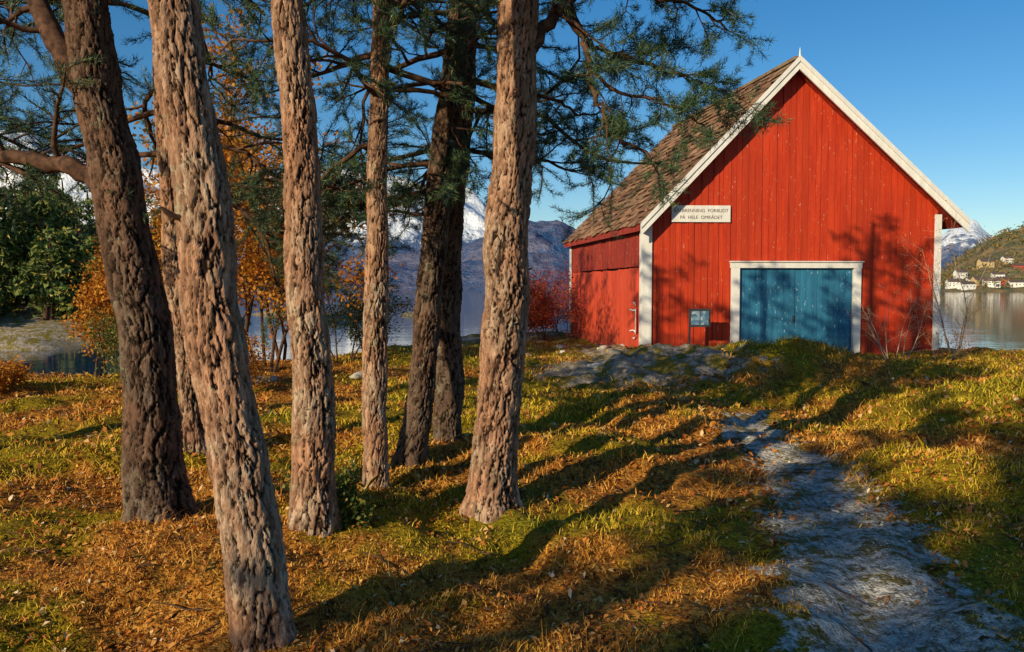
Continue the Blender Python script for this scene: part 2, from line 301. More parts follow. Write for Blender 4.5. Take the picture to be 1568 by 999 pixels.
def trunk(path,rad,zhi=4.6,seed=1,cell=.055,flare=.5,seg=132,depth=.024,dz=.0125):
    P=np.array(path,float); zz=P[:,2]; R=np.array(rad)
    zs=np.concatenate([np.arange(zz[0]-.25,zhi,dz),np.arange(zhi,zz[-1],.15),[zz[-1]]])
    def si(f):
        v=np.interp(zs,zz,f); k=21; vp=np.pad(v,(k//2,k//2),mode='edge'); return np.convolve(vp,np.ones(k)/k,'valid')
    rb=R[1]/.14
    cx=si(P[:,0])+.045*rb*fbm(zs*1.5,zs*0+seed,3,seed); cy=si(P[:,1])+.03*rb*fbm(zs*1.3,zs*0+seed+9,3,seed); r=si(R)*(1+.12*fbm(zs*2.2,zs*0+seed+4,2,seed+1))
    th=np.linspace(0,2*math.pi,seg,endpoint=False); TH,ZZ=np.meshgrid(th,zs); Rr=r[:,None]+0*TH
    C,Sn=np.cos(TH),np.sin(TH)
    nu=max(6,round(2*math.pi*np.mean(R[:3])/cell)); U=TH/(2*math.pi)*nu; Vv=ZZ/(cell*3.6)
    W1=fbm(C*1.6+ZZ*2.2,Sn*1.6+ZZ*2.9,3,seed+2); W2=fbm(C*5*rb+5,Sn*5*rb+ZZ*14,3,seed+3); W3=fbm(C*9*rb+ZZ*22,Sn*9*rb-ZZ*17,3,seed+4)
    U2=U+1.1*W1+.75*W2+.25*W3; V2=Vv+.9*W2+.35*W3
    f1,f2,idc=voro(U2,V2,nu,seed)
    wd=.15+.30*np.clip(.5+W1,0,1)*np.clip(1.25-ZZ*.12,.5,1.2); cr=sm((f2-f1)/wd)
    g1,g2,id2=voro(U2*2+.3,V2*1.7,nu*2,seed+30); cr2=sm((g2-g1)/.14)
    cr=cr*(.72+.28*cr2)
    lob=1+.10*np.cos(TH*3+seed)*.5+.05*np.cos(TH*5+2*seed)
    zb=ZZ-zz[0]; fl=1+flare*np.exp(-np.maximum(zb,0)/.11)*(.7+.5*np.cos(TH*4+seed*1.7))
    dis=depth*(cr-.85)+depth*.35*(idc-.5)*cr+depth*.25*(id2-.5)*cr+.010*fbm(C*4+ZZ*6,Sn*4+ZZ*2,3,seed+7)+.006*W3
    dis=dis*np.clip(Rr/.13,.3,1)
    rr=Rr*(1+(lob-1)*.5)*fl+dis; V=np.stack([cx[:,None]+rr*C,cy[:,None]+rr*Sn,ZZ],-1)
    n=len(zs); i=np.arange(n*seg).reshape(n,seg); j=np.roll(i,-1,1); F=np.stack([i[:-1],j[:-1],j[1:],i[1:]],-1).reshape(-1,4)
    return V.reshape(-1,3),F,cr.ravel(),(.5*(idc>.6)*idc+.6*(id2>.65)*id2).ravel(),(zs,cx,cy,r)
def pine(path,rad,mat=bark,seed=1,c0=4.0,nb=20,bl=1.7,limbs=(),cell=.062,flare=.3,K=14,zhi=4.6,explicit=(),nm=None,nL=.056,nw=.005,tsp=.033,hseg=132,dz=.0125,stubs=0):
    random.seed(seed); bx,by=path[0][0],path[0][1]; b0=hz(bx,by)
    path=[list(p) for p in path]; path[0][2]=b0
    e=empty('pine_tree',(bx,by,b0))
    V,F,cr,pl,(zs,cx,cy,r)=trunk(path,rad,zhi,seed,cell,flare,hseg,dz=dz); mk('trunk',V,F,mat,e,True,{'crack':cr,'plate':pl})
    acc=Acc(); tf=[]; top=zs[-1]
    at=lambda z: Vector((float(np.interp(z,zs,cx)),float(np.interp(z,zs,cy)),z))
    for i in range(nb):
        t=(i+random.random()*.8)/nb; z=c0+(top-c0)*t; a=i*2.4+random.uniform(-.5,.5)
        L=bl*(1.05-.75*t)*random.uniform(.7,1.15); d=Vector((math.cos(a),math.sin(a),.15+.5*t-.25*(1-t)))
        grow(acc,tf,at(z),d,L,.016+.018*(1-t),0,2,wig=.28,tsp=tsp)
    for z,az,el,L,rr in limbs:
        grow(acc,tf,at(z),Vector((math.cos(math.radians(az)),math.sin(math.radians(az)),el)),L,rr,0,2,kids=(11,7),wig=.3,tsp=tsp,cl=.42)
    for k in range(stubs):
        z=random.uniform(1.3,3.6); a=random.uniform(0,6.28); p=at(z); rr=float(np.interp(z,zs,r)); d=Vector((math.cos(a),math.sin(a),random.uniform(-.2,.4)))
        L=rr+random.uniform(.05,.25); acc.tube([tuple(p),tuple(p+d*L*.7),tuple(p+d*L+Vector((0,0,.03)))],[.022,.014,.006],6)
    for pts,r0,r1,kk,sub in explicit:
        pts=[Vector(p) for p in pts]; cs=[]
        for a in range(len(pts)-1):
            p0=pts[max(a-1,0)];p1=pts[a];p2=pts[a+1];p3=pts[min(a+2,len(pts)-1)]
            for s_ in range(5):
                t=s_/5; cs.append(.5*((2*p1)+(p2-p0)*t+(2*p0-5*p1+4*p2-p3)*t*t+(3*p1-p0-3*p2+p3)*t**3))
        cs.append(pts[-1]); n=len(cs); cs=[c_+rv()*.012 for c_ in cs]
        acc.tube([tuple(c_) for c_ in cs],[r0+(r1-r0)*i/(n-1) for i in range(n)],8)
        for c_ in range(kk):
            f=(.25+.75*(c_+random.random())/kk)*(n-1); i=min(n-2,int(f)); b=(cs[i+1]-cs[i]).normalized(); side=rv(); side.y*=.8; side.normalize()
            grow(acc,tf,cs[i],(b*.6+side*.8),sub*random.uniform(.6,1.2),r1*.8,1,2,kids=(6,8),wig=.3,tsp=tsp)
    V,F=acc.get(); mk('branches',V,F,brm,e,True)
    V,F=needle_mesh(tf,K,nL,nw); mk('needles',V,F,nm or needles,e)
    return e,len(tf)
cnt=0
TR=[
 dict(path=[(-2.44,5.6,0),(-2.50,5.6,.9),(-2.59,5.6,1.79),(-2.71,5.6,2.46),(-2.80,5.6,2.91),(-2.89,5.6,3.58),(-3.0,5.7,5),(-3.1,5.8,7.2)],rad=[.195,.18,.175,.165,.155,.135,.11,.03],mat=bark_shaded,seed=3,c0=4.2,flare=.22,nb=18,
   explicit=[([(-2.72,5.6,2.25),(-2.95,5.62,2.42),(-3.15,5.65,2.45),(-3.45,5.7,2.52),(-3.9,5.8,2.6),(-4.6,6.0,2.9)],.075,.03,7,.8),([(-2.8,5.6,2.8),(-2.98,5.6,3.1),(-3.15,5.6,3.4),(-3.35,5.7,3.8),(-3.6,5.8,4.6),(-3.7,5.8,6)],.1,.03,7,.8)]),
 dict(path=[(-1.12,3.65,0),(-1.15,3.65,.27),(-1.24,3.65,.85),(-1.33,3.66,1.43),(-1.40,3.68,2.02),(-1.47,3.7,2.6),(-1.55,3.75,4),(-1.7,3.8,7.5)],rad=[.138,.132,.128,.122,.115,.107,.1,.03],seed=8,c0=4.6,cell=.050,flare=.2,nb=14,stubs=2),
 dict(path=[(-3.05,7.8,0),(-3.22,7.8,1.87),(-3.27,7.8,3.1),(-3.3,7.8,7.2)],rad=[.11,.105,.1,.03],seed=12,c0=2.7,bl=1.8,nb=24,limbs=[(3.0,20,.0,2.2,.03),(3.3,170,.0,2.2,.03),(2.5,60,0,1.8,.025)],hseg=70,dz=.02),
 dict(path=[(-1.27,5.2,0),(-1.256,5.2,.95),(-1.32,5.2,1.78),(-1.35,5.2,2.61),(-1.41,5.2,3.44),(-1.5,5.2,7.6)],rad=[.14,.125,.112,.103,.093,.03],seed=17,c0=3.9,cell=.046,flare=.25,nb=16,stubs=2),
 dict(path=[(-1.10,6.5,0),(-1.087,6.5,1.3),(-1.06,6.5,2.6),(-1.0,6.5,3.9),(-.9,6.5,7.4)],rad=[.105,.093,.078,.065,.02],seed=23,c0=3.2,cell=.042,flare=.3,limbs=[(2.75,150,.0,1.5,.025),(3.1,210,.05,1.6,.025),(3.2,20,.1,1.4,.025)],stubs=3),
 dict(path=[(-.89,7.3,0),(-.753,7.3,1.27),(-.637,7.3,2.43),(-.55,7.3,3.31),(-.43,7.3,4.19),(-.2,7.3,8.0)],rad=[.125,.12,.115,.105,.09,.03],mat=bark_shaded,seed=29,c0=3.4,bl=1.9,nb=22,limbs=[(2.5,165,-.12,1.7,.028),(2.9,60,.05,1.7,.03),(3.3,-20,0,1.4,.03),(2.7,185,-.1,1.5,.028)],hseg=90),
 dict(path=[(-.685,8.4,0),(-.665,8.4,1.22),(-.63,8.4,2.2),(-.51,8.4,3.57),(-.42,8.4,4.58),(-.4,8.4,8.0)],rad=[.145,.135,.13,.12,.1,.03],mat=bark_shaded,seed=31,c0=3.4,bl=1.9,nb=22,limbs=[(3.0,190,0,2.0,.03),(3.2,140,0,2,.03),(2.4,175,-.1,1.6,.026),(2.9,230,0,1.8,.026)],hseg=90),
 dict(path=[(-.184,5.9,0),(-.066,5.9,1.33),(0,5.9,2.27),(.05,5.9,3.22),(.06,5.9,3.69),(.1,5.9,7.6)],rad=[.17,.158,.148,.14,.13,.03],seed=37,c0=4.0,cell=.060,flare=.35,nb=18,stubs=2,
   explicit=[([(.1,5.9,3.25),(.2,5.92,3.42),(.3,5.95,3.55),(.43,6,3.72),(.6,6.05,4.0),(.9,6.1,4.3),(1.4,6.1,4.6)],.055,.02,6,.6),
             ([(.36,5.98,3.62),(.47,6,3.48),(.54,6,3.3),(.57,6.02,3.1),(.66,6.05,2.9),(.72,6.05,2.74),(.88,6.1,2.66),(1.08,6.1,2.58)],.028,.009,12,.40),
             ([(.40,6,3.7),(.52,6.05,3.45),(.64,6.1,3.37),(.84,6.1,3.32),(1.08,6.15,3.24),(1.28,6.15,3.18),(1.5,6.2,3.12),(1.72,6.2,3.02)],.024,.008,20,.42),
             ([(.5,6,3.25),(.75,6.0,3.05),(1.0,6.0,2.98),(1.25,6,2.9),(1.4,6,2.78)],.016,.006,10,.36),
             ([(.43,6.0,3.7),(.7,5.9,3.75),(1.0,5.9,3.68),(1.3,5.95,3.62),(1.55,6,3.5)],.022,.008,14,.4),
             ([(.0,6.0,3.1),(.3,6.1,3.0),(.5,6.2,2.9),(.7,6.3,2.95)],.016,.006,7,.4)]),
]
for t in TR: e,n=pine(**t); cnt+=n
def simple(x,y,Ht,seed,c0,bl,nb=22,**k):
    z=hz(x,y); r=.14; return pine([(x,y,z),(x+.1,y,z+Ht*.4),(x+.15,y+.05,z+Ht)],[r,r*.8,.03],bark,seed,c0,nb,bl,hseg=40,dz=.05,zhi=3,**k)
for a in [(-5.9,7.6,7.2,41,2.8,2.3,28),(-8.6,11.5,8,43,3.8,2.6,26)]:
    e,n=simple(*a); cnt+=n
for a in [(-8.9,-6.9,8.0,51,3.4,1.4),(-7.8,-7.8,8.4,53,3.2,1.6),(-6.9,-8.5,8.0,57,3.0,1.7),(-6.2,-9.2,7.6,59,3.0,1.7),(-9.2,-9.9,8.8,60,4.4,1.6),(-5.0,-9.6,7.2,58,3.0,1.7)]:
    e,n=simple(*a,nb=28,K=9,nm=shneed,nL=.12,nw=.022,tsp=.07); cnt+=n
print('tufts',cnt)
def broad(name,x,y,Ht,seed,mat,stems=3,size=.06,K=5,spread=.25,r=.04,jit=.09,kids=(9,6),L0=.45,bare=False,tsp=.1,woody=None):
    random.seed(seed); z=hz(x,y); e=empty(name,(x,y,z)); acc=Acc(); tf=[]
    for s in range(stems):
        a=random.uniform(0,6.28); d=Vector((math.cos(a)*spread,math.sin(a)*spread,1)); p=Vector((x+math.cos(a)*.08*stems*.4,y+math.sin(a)*.08*stems*.4,z-.05))
        grow(acc,tf,p,d,Ht*random.uniform(.75,1.05),r,0,2,kids=kids,flat=1,wig=.10,grav=.03,tsp=tsp,cl=L0,tstart=.1)
    V,F=acc.get(); mk('branches',V,F,woody or brm,e,True)
    if not bare:
        V,F=leaf_mesh(tf,K,size,jit); mk('leaves',V,F,mat,e)
broad('birch_tree',-5.25,15.5,5.8,61,autumn,3,.095,6,.14,.05,jit=.13)
broad('birch_tree',-4.3,14.3,4.2,62,autumn,4,.09,6,.2,.035,jit=.13)
broad('birch_tree',-8.2,16.2,2.3,63,autumn,3,.08,6,.15,.025,jit=.1)
broad('birch_tree',-4.9,17.5,5.0,64,autumn,3,.09,7,.15,.04,jit=.13)
broad('birch_tree',-6.9,17.5,4.6,75,autumn,3,.09,6,.15,.04,jit=.13)
broad('juniper_bush',-3.4,16.5,1.9,66,greenl,4,.05,6,.3,.02)
broad('juniper_bush',-3.6,20,1.5,67,greenl,5,.06,5,.3,.02)
broad('bilberry_bush',-4.2,12.2,.9,68,autumn,6,.05,5,.7,.012)
broad('bilberry_bush',-5.8,12.6,1.2,76,greenl,5,.05,5,.7,.012)
broad('bilberry_bush',-8.2,13,.4,77,autumn,5,.05,5,.8,.012)
broad('green_sapling',-1.18,5.55,.34,78,greenl,4,.035,5,.7,.006,jit=.04)
broad('red_shrub',1.0,24.0,2.0,69,redl,7,.06,5,.45,.016)
broad('red_shrub',1.7,25.3,1.6,70,redl,6,.06,4,.55,.016)
broad('red_shrub',.3,25,1.3,71,redl,6,.06,5,.55,.016)
m=M('pale_twigs',.8); m.col((.42,.3,.2)); tw=m.m
broad('bare_shrub',7.75,16.4,1.5,72,autumn,6,.04,1,.6,.012,kids=(6,5),tsp=.3,woody=tw,bare=True)
broad('bare_shrub',9.6,17.6,2.7,73,autumn,4,.035,1,.3,.014,kids=(7,5),tsp=.35,woody=tw)
broad('bare_shrub',8.5,16.2,.8,74,autumn,5,.035,1,.7,.01,kids=(6,4),tsp=.35,woody=tw)
# forest on the far bank
Vs=[];ac=Acc(); random.seed(5); nr_=np.random.default_rng(3); nt_=0
for i in range(380):
    if i<190: x=random.uniform(-62,-23); y=random.uniform(52,76); Ht=random.uniform(5.0,11.0); R=random.uniform(1.2,2.1); nf_=1500
    else: x=random.uniform(-58,-21); y=random.uniform(49,66); Ht=random.uniform(1.2,3.4); R=random.uniform(.9,1.7); nf_=420
    z=hz(x,y)
    if z<-.75 or x/y<-.82: continue
    if x>-30: Ht*=.75
    nt_+=1
    ac.tube([(x,y,z-.3),(x+.2,y,z+Ht*.5),(x,y,z+Ht*.9)],[.22,.15,.05],5)
    nc=20; cc=nr_.normal(0,1,(nc,3)); cc/=np.linalg.norm(cc,axis=1)[:,None]; cc*=nr_.uniform(.35,1,(nc,1))
    cc=np.array([x,y,z+Ht*.56])+cc*np.array([R,R,Ht*.44]); 
    k=nr_.integers(0,nc,nf_); pt=cc[k]; tp=np.clip((pt[:,2]-z)/Ht,0,1)[:,None]; pt[:,:2]=np.array([x,y])+(pt[:,:2]-np.array([x,y]))*(1.35-1.0*tp)
    pt=pt+nr_.normal(0,.28,(nf_,3)); Vs.append((pt[:,None,:]+nr_.normal(0,.13,(nf_,3,3))).reshape(-1,3))
print('far trees',nt_)
V=np.concatenate(Vs); dt=mk('distant_trees',V,np.arange(len(V)).reshape(-1,3),farl); V,F=ac.get(); o=mk('trunks',V,F,brm); o.parent=dt
# ------------------------------------------------------------------ boathouse
O=np.array([3.0,18.4,0]);Uv=np.array([.9988,.0486,0]);Vv=np.array([-.158,.987,0])
def Bp(u,v,z): return O+Uv*u+Vv*v+np.array([0,0,z])
barn=empty('red_boathouse',tuple(Bp(3.4,3.5,0)))
class Bx:
    def __init__(s): s.V=[];s.F=[]
    def hexa(s,P):
        i=len(s.V); s.V+=[Bp(*p) for p in P]
        s.F+=[[i,i+3,i+2,i+1],[i+4,i+5,i+6,i+7],[i,i+1,i+5,i+4],[i+1,i+2,i+6,i+5],[i+2,i+3,i+7,i+6],[i+3,i,i+4,i+7]]
    def box(s,u0,u1,v0,v1,z0,z1,zt=None):
        a=z1; b=z1 if zt is None else zt
        s.hexa([(u0,v0,z0),(u1,v0,z0),(u1,v1,z0),(u0,v1,z0),(u0,v0,a),(u1,v0,b),(u1,v1,b),(u0,v1,a)])
    def out(s,name,mat,parent=None):
        return mk(name,np.array(s.V),s.F,mat,parent if parent is not None else barn)
RU,RZ=3.28,6.68; LT,RT=-.19,7.18; SL=(RZ-3.04)/3.47; SR=(RZ-3.14)/3.90
WR=6.74
rz=lambda u: RZ-(RU-u)*SL if u<RU else RZ-(u-RU)*SR
def paint(name,base,dark,wear=.66,wearcol=(.75,.6,.5),sc=1):
    m=M(name,.65,.3); p=m.pos((1,1,.12)); isl=m.island()
    n=m.noise(p,9,4,.65); c=m.mix(m.ramp(n,[(.3,0.),(.7,1.)]),dark,base)
    c=m.mix(m.ramp(isl,[(0,.5),(.5,0.)]),c,tuple(x*.6 for x in base))
    sp=m.noise(m.pos((1,1,.3)),26,4,.7); c=m.mix(m.ramp(sp,[(wear,0.),(wear+.04,.8)]),c,wearcol)
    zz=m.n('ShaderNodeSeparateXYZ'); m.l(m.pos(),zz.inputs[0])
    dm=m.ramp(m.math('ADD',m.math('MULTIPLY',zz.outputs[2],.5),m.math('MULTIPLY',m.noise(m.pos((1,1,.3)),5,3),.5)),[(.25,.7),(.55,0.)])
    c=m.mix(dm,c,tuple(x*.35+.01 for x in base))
    m.col(c); m.bump(m.math('ADD',m.noise(m.pos((1,1,.06)),60,3),n),.5,.006); return m.m
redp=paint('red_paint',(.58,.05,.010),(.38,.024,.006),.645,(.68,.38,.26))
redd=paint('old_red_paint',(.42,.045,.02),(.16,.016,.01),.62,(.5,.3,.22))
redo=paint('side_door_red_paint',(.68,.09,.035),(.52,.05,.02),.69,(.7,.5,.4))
bluep=paint('blue_door_paint',(.03,.19,.33),(.018,.11,.21),.62,(.35,.55,.65))
whitep=paint('white_trim_paint',(.82,.80,.76),(.66,.64,.6),.68,(.35,.28,.2))
rp=random.Random(4)
b=Bx(); u=.0
while u<WR:
    w=rp.uniform(.11,.17); u1=min(u+w,WR); o=rp.choice([0,.0,.018])+rp.uniform(0,.005)
    segs=[(u,u1)]
    if u<RU<u1: segs=[(u,RU),(RU,u1)]
    for a,c in segs:
        z0=-.5
        if c>2.16 and a<4.75: z0=2.10
        b.box(a+.004,c-.004,-o,.03,z0,rz(a)-.16,rz(c)-.16)
    u=u1
b.out('front_boards',redp)
m=M('dark_interior',.9); m.col((.02,.008,.006)); darkm=m.m
b=Bx()
b.hexa([(0.01,.03,-.5),(2.12,.03,-.5),(2.12,.08,-.5),(.01,.08,-.5),(.01,.03,2.1),(2.12,.03,2.1),(2.12,.08,2.1),(.01,.08,2.1)])
b.hexa([(4.78,.03,-.5),(WR-.01,.03,-.5),(WR-.01,.08,-.5),(4.78,.08,-.5),(4.78,.03,2.1),(WR-.01,.03,2.1),(WR-.01,.08,2.1),(4.78,.08,2.1)])
b.hexa([(0.01,.03,2.1),(RU,.03,2.1),(RU,.08,2.1),(.01,.08,2.1),(.01,.03,rz(0)-.17),(RU,.03,RZ-.17),(RU,.08,RZ-.17),(.01,.08,rz(0)-.17)])
b.hexa([(RU,.03,2.1),(WR-.01,.03,2.1),(WR-.01,.08,2.1),(RU,.08,2.1),(RU,.03,RZ-.17),(WR-.01,.03,rz(WR)-.17),(WR-.01,.08,rz(WR)-.17),(RU,.08,RZ-.17)])
b.out('wall_sheathing',darkm)
DL=7.15
b=Bx(); b2=Bx(); v=.04
while v<DL:
    w=rp.uniform(.10,.16); v1=min(v+w,DL); o=rp.uniform(0,.03)
    z0=2.12 if .35<(v+v1)/2<5.9 else -.9
    if z0<0: b2.box(-.01-o,.03,v+.003,v1-.003,-.9,2.09-.0)
    b.box(-.02-o,.03,v+.006,v1-.006,2.12 if z0>0 else 2.10,rz(0)-.2)
    if z0>0: b2.box(-.06-o*.4,.03,v+.003,v1-.003,-.9,2.06+rp.uniform(-.03,.03))
    v=v1
b.out('side_boards_upper',redd); b2.out('side_door_boards',redo)
b=Bx(); b.box(.04,.08,.09,DL,-.9,rz(0)-.2); b.box(WR-.08,WR-.02,.09,DL,-.9,rz(WR)-.2); b.out('inner_wall',darkm)
b=Bx(); v=.04
while v<DL:
    v1=min(v+.14,DL); o=rp.uniform(0,.015); b.box(WR-.01,WR+.02+o,v+.003,v1-.003,-1.2,rz(WR)-.2); v=v1
u=0
while u<WR:
    u1=min(u+.14,WR); o=rp.uniform(0,.015)
    for a,c in ([(u,RU),(RU,u1)] if u<RU<u1 else [(u,u1)]): b.box(a+.003,c-.003,DL,DL+.04+o,-1.2,rz(a)-.16,rz(c)-.16)
    u=u1
b.out('rear_boards',redp)
b=Bx(); b.box(-.09,.13,-.055,-.026,-.2,rz(.13)-.35); b.box(-.095,-.062,-.024,.14,-.2,rz(0)-.3)
b.box(WR-.10,WR+.05,-.055,-.026,-.4,rz(WR+.05)-.2); b.box(WR+.03,WR+.06,-.02,.14,-.5,rz(WR+.06)-.22)
b.box(-.075,-.045,DL-.12,DL+.03,-1.,rz(0)-.25)
b.box(1.94,2.13,-.07,-.026,-.4,2.07); b.box(4.77,4.93,-.07,-.026,-.4,2.07); b.box(1.92,4.95,-.075,-.026,2.073,2.20)
b.box(1.90,4.97,-.11,-.02,2.203,2.23)
b.box(2.10,2.13,-.023,.12,-.4,2.07); b.box(4.77,4.80,-.023,.12,-.4,2.07)
fv0,fv1=-.36,-.325
def barge(ua,ub,dz0,dz1,v0,v1):
    b.hexa([(ua,v0,rz(ua)-dz1),(ub,v0,rz(ub)-dz1),(ub,v1,rz(ub)-dz1),(ua,v1,rz(ua)-dz1),(ua,v0,rz(ua)-dz0),(ub,v0,rz(ub)-dz0),(ub,v1,rz(ub)-dz0),(ua,v1,rz(ua)-dz0)])
barge(LT-.03,RU-.001,-.03,.24,fv0,fv1); barge(RU+.001,RT+.03,-.03,.24,fv0,fv1)
barge(LT-.03,RU-.001,-.05,.07,fv0-.03,fv0-.002); barge(RU+.001,RT+.03,-.05,.07,fv0-.03,fv0-.002)
b.out('white_trim',whitep)
ac=Acc(); ac.tube([tuple(Bp(RU,-.36,RZ-.02)),tuple(Bp(RU,-.36,RZ+.1)),tuple(Bp(RU,-.36,RZ+.22))],[.03,.018,.006],8); V,F=ac.get(); mk('finial',V,F,whitep,barn)
b=Bx(); u=2.132
while u<4.765:
    u1=min(u+.13,4.768); gap=.014 if abs(u-3.45)<.07 else .004
    b.box(u+gap,u1-.003,.02-rp.uniform(0,.012),.06,-.4,2.068); u=u1
b.out('blue_door',bluep)
m=M('iron',.5,.5); m.col((.04,.04,.045)); iron=m.m
b=Bx(); b.box(3.38,3.41,-.03,.0,.85,1.0); b.out('door_handle',iron)
ac=Acc()
for z in (.62,1.12):
    s=1 if z>1 else -1
    ac.tube([tuple(Bp(-.11,a,z_)) for a,z_ in [(.75,z),(.55,z-.02*s),(.38,z-.01*s),(.32,z+.07*s),(.38,z+.15*s),(.5,z+.16*s)]],[.02]*6,6)
ac.tube([tuple(Bp(-.11,.34,.6)),tuple(Bp(-.11,.34,.85)),tuple(Bp(-.11,.34,1.14))],[.014]*3,6)
V,F=ac.get(); mk('white_hinges',V,F,whitep,barn)
b=Bx(); v0,v1=-.32,DL+.3
for ua,ub in ((LT,RU),(RU,RT)):
    b.hexa([(ua,v0,rz(ua)-.15),(ub,v0,rz(ub)-.15),(ub,v1,rz(ub)-.15),(ua,v1,rz(ua)-.15),(ua,v0,rz(ua)-.03),(ub,v0,rz(ub)-.03),(ub,v1,rz(ub)-.03),(ua,v1,rz(ua)-.03)])
b.out('roof_deck',redd)
m=M('roof_shingles',.85,.25); c=m.ramp(m.island(),[(0,(.09,.045,.027)),(.4,(.28,.14,.08)),(.8,(.42,.23,.13)),(1,(.24,.18,.12))])
nn=m.noise(m.pos(),1.6,5,.75); c=m.mix(m.ramp(nn,[(.45,0.),(.62,.8)]),c,(.09,.05,.027)); c=m.mix(m.ramp(m.noise(m.pos(),3.1,5,.75),[(.54,0.),(.66,.8)]),c,(.13,.12,.03)); m.col(c); m.bump(m.noise(m.pos(),40,3),.6,.01); shing=m.m
b=Bx()
for side in (0,1):
    sl=SL if side==0 else SR; run=(RU-LT) if side==0 else (RT-RU); ln=run*math.hypot(1,sl); nr=int(ln/.22)
    cu=1/math.hypot(1,sl); sgn=-1 if side==0 else 1
    for r_ in range(nr):
        s0=ln*r_/nr-.02; vv=v0-.04-rp.uniform(0,.15)
        while vv<v1:
            s1=ln*(r_+1)/nr+.05+rp.uniform(-.05,.04)
            w=rp.uniform(.14,.26); j=rp.uniform(0,.05); va=max(vv,v0-.03)+.004; vb=min(vv+w,v1+.03)-.004; vv+=w
            if vb<=va+.02: continue
            ua,ub=RU+sgn*s0*cu,RU+sgn*s1*cu; za,zb=RZ-s0*cu*sl,RZ-s1*cu*sl
            P=[(ua,va,za-.025),(ub,va,zb+.01+j),(ub,vb,zb+.01+j),(ua,vb,za-.025),(ua,va,za-.005),(ub,va,zb+.035+j),(ub,vb,zb+.035+j),(ua,vb,za-.005)]
            if side==0: P=[P[3],P[2],P[1],P[0],P[7],P[6],P[5],P[4]]
            b.hexa(P)
b.box(RU-.09,RU+.09,v0-.0,v1,RZ-.02,RZ+.05)
b.out('roof_shingles',shing)
b=Bx(); b.box(-.04,WR+.01,.1,DL,-1.6,-.0)
m=M('foundation_stone',.9); m.col(m.ramp(m.noise(m.pos(),6,6),[(.3,(.1,.09,.08)),(.7,(.3,.27,.24))])); b.out('foundation',m.m)
# sign
sg=empty('prohibition_sign',tuple(Bp(1.25,-.05,3.3)))
b=Bx(); b.box(.57,1.90,-.06,-.03,3.10,3.47); b.out('board',whitep,sg)
m=M('sign_lettering',.6); m.col((.12,.09,.08)); tm=m.m
def text(s,u,z,size,par):
    c=bpy.data.curves.new('lettering','FONT'); c.body=s; c.size=size; c.align_x='CENTER'; c.extrude=.001; c.materials.append(tm)
    o=bpy.data.objects.new('lettering',c); S.collection.objects.link(o); p=Bp(u,-.064,z); o.parent=par
    o.location=Vector(p)-par.location; o.rotation_euler=(math.radians(90),0,math.atan2(.0486,.9988))
text('BÅLBRENNING  FORBUDT',1.235,3.32,.105,sg); text('PÅ  HELE  OMRÅDET',1.235,3.17,.105,sg)
ib=empty('information_board',(4.1,17.75,.2))
def wbox(name,x0,x1,y0,y1,z0,z1,mat,par):
    V=[(x0,y0,z0),(x1,y0,z0),(x1,y1,z0),(x0,y1,z0),(x0,y0,z1),(x1,y0,z1),(x1,y1,z1),(x0,y1,z1)]
    return mk(name,V,[[0,3,2,1],[4,5,6,7],[0,1,5,4],[1,2,6,5],[2,3,7,6],[3,0,4,7]],mat,par)
wbox('panel',3.86,4.32,17.75,17.79,.77,1.17,iron,ib)
m=M('map_poster',.4); c=m.ramp(m.vor(m.pos((1,1,1)),14,'F1','Color'),[(.3,(.08,.16,.25)),(.6,(.2,.32,.42)),(.9,(.4,.46,.48))]); m.col(c); po=m.m
wbox('poster_sheet',3.90,4.08,17.742,17.748,.82,1.12,po,ib); wbox('poster_text',4.10,4.28,17.742,17.748,.82,1.12,po,ib)
wbox('post',3.86,3.90,17.80,17.84,-.1,1.15,iron,ib)
# ------------------------------------------------------------------ ground cover
def view_pts(n,y0,y1,mar=1.2):
    y=y0*(y1/y0)**rng.random(n); x=rng.uniform(-1,1,n)*(.72*y+mar); return x,y
x,y=view_pts(240000,2.2,22)
pm_=(1.2-seg(x,y)/.62)*np.interp(y,[2,8,10,11.5],[1,.95,.7,.3])+1.1*fbm(x*3,y*3,3,93); dens=vn(x*1.3,y*1.3,91)*.5+vn(x*5,y*5,92)*.5
gm=greenmask(x,y); keep=(rng.random(len(x))<np.clip((dens-.30)*2.8+gm*.4,.05,1))&(pm_<.42)&(rockmask(x,y)+.9*fbm(x*2.5,y*2.5,3,94)<.42)&~((x>3)&(y>18.5))
x,y,gm=x[keep],y[keep],gm[keep]; z=H(x,y); n=len(x); sc=np.clip(y/5,.8,2.6); pa=patch(x,y)
hgt=rng.uniform(.015,.045,n)*(1+.8*gm)*np.clip(sc,.9,1.6)*(.5+1.0*vn(x*3,y*3,97)); tall=rng.random(n)<.010*(1+3*(x<0)); hgt[tall]*=rng.uniform(2,5.0,tall.sum()); hgt=np.minimum(hgt,.19)
w=.0030*sc*rng.uniform(.7,1.3,n)*np.where(tall,.55,1); a=rng.uniform(0,6.28,n); lean=np.clip(rng.normal(0,.6,(n,2)),-1.1,1.1)*hgt[:,None]
B=np.stack([x,y,z-.004],-1); sd=np.stack([np.cos(a)*w,np.sin(a)*w,0*w],-1)
mid=B+np.stack([lean[:,0]*.35,lean[:,1]*.35,hgt*.6],-1); tip=B+np.stack([lean[:,0],lean[:,1],hgt],-1)
V=np.stack([B-sd,B+sd,mid+sd*.7,tip,mid-sd*.7],1).reshape(-1,3); i=np.arange(n)[:,None]*5
F=(i+np.array([[0,1,2,3,4]])).reshape(-1,5); mk('grass',V,F,grassm,attrs={'green':np.repeat(gm,5),'patch':np.repeat(pa,5)})
x,y=view_pts(90000,2.2,20); dn=vn(x*.8,y*.8,95)*.5+vn(x*3,y*3,96)*.5
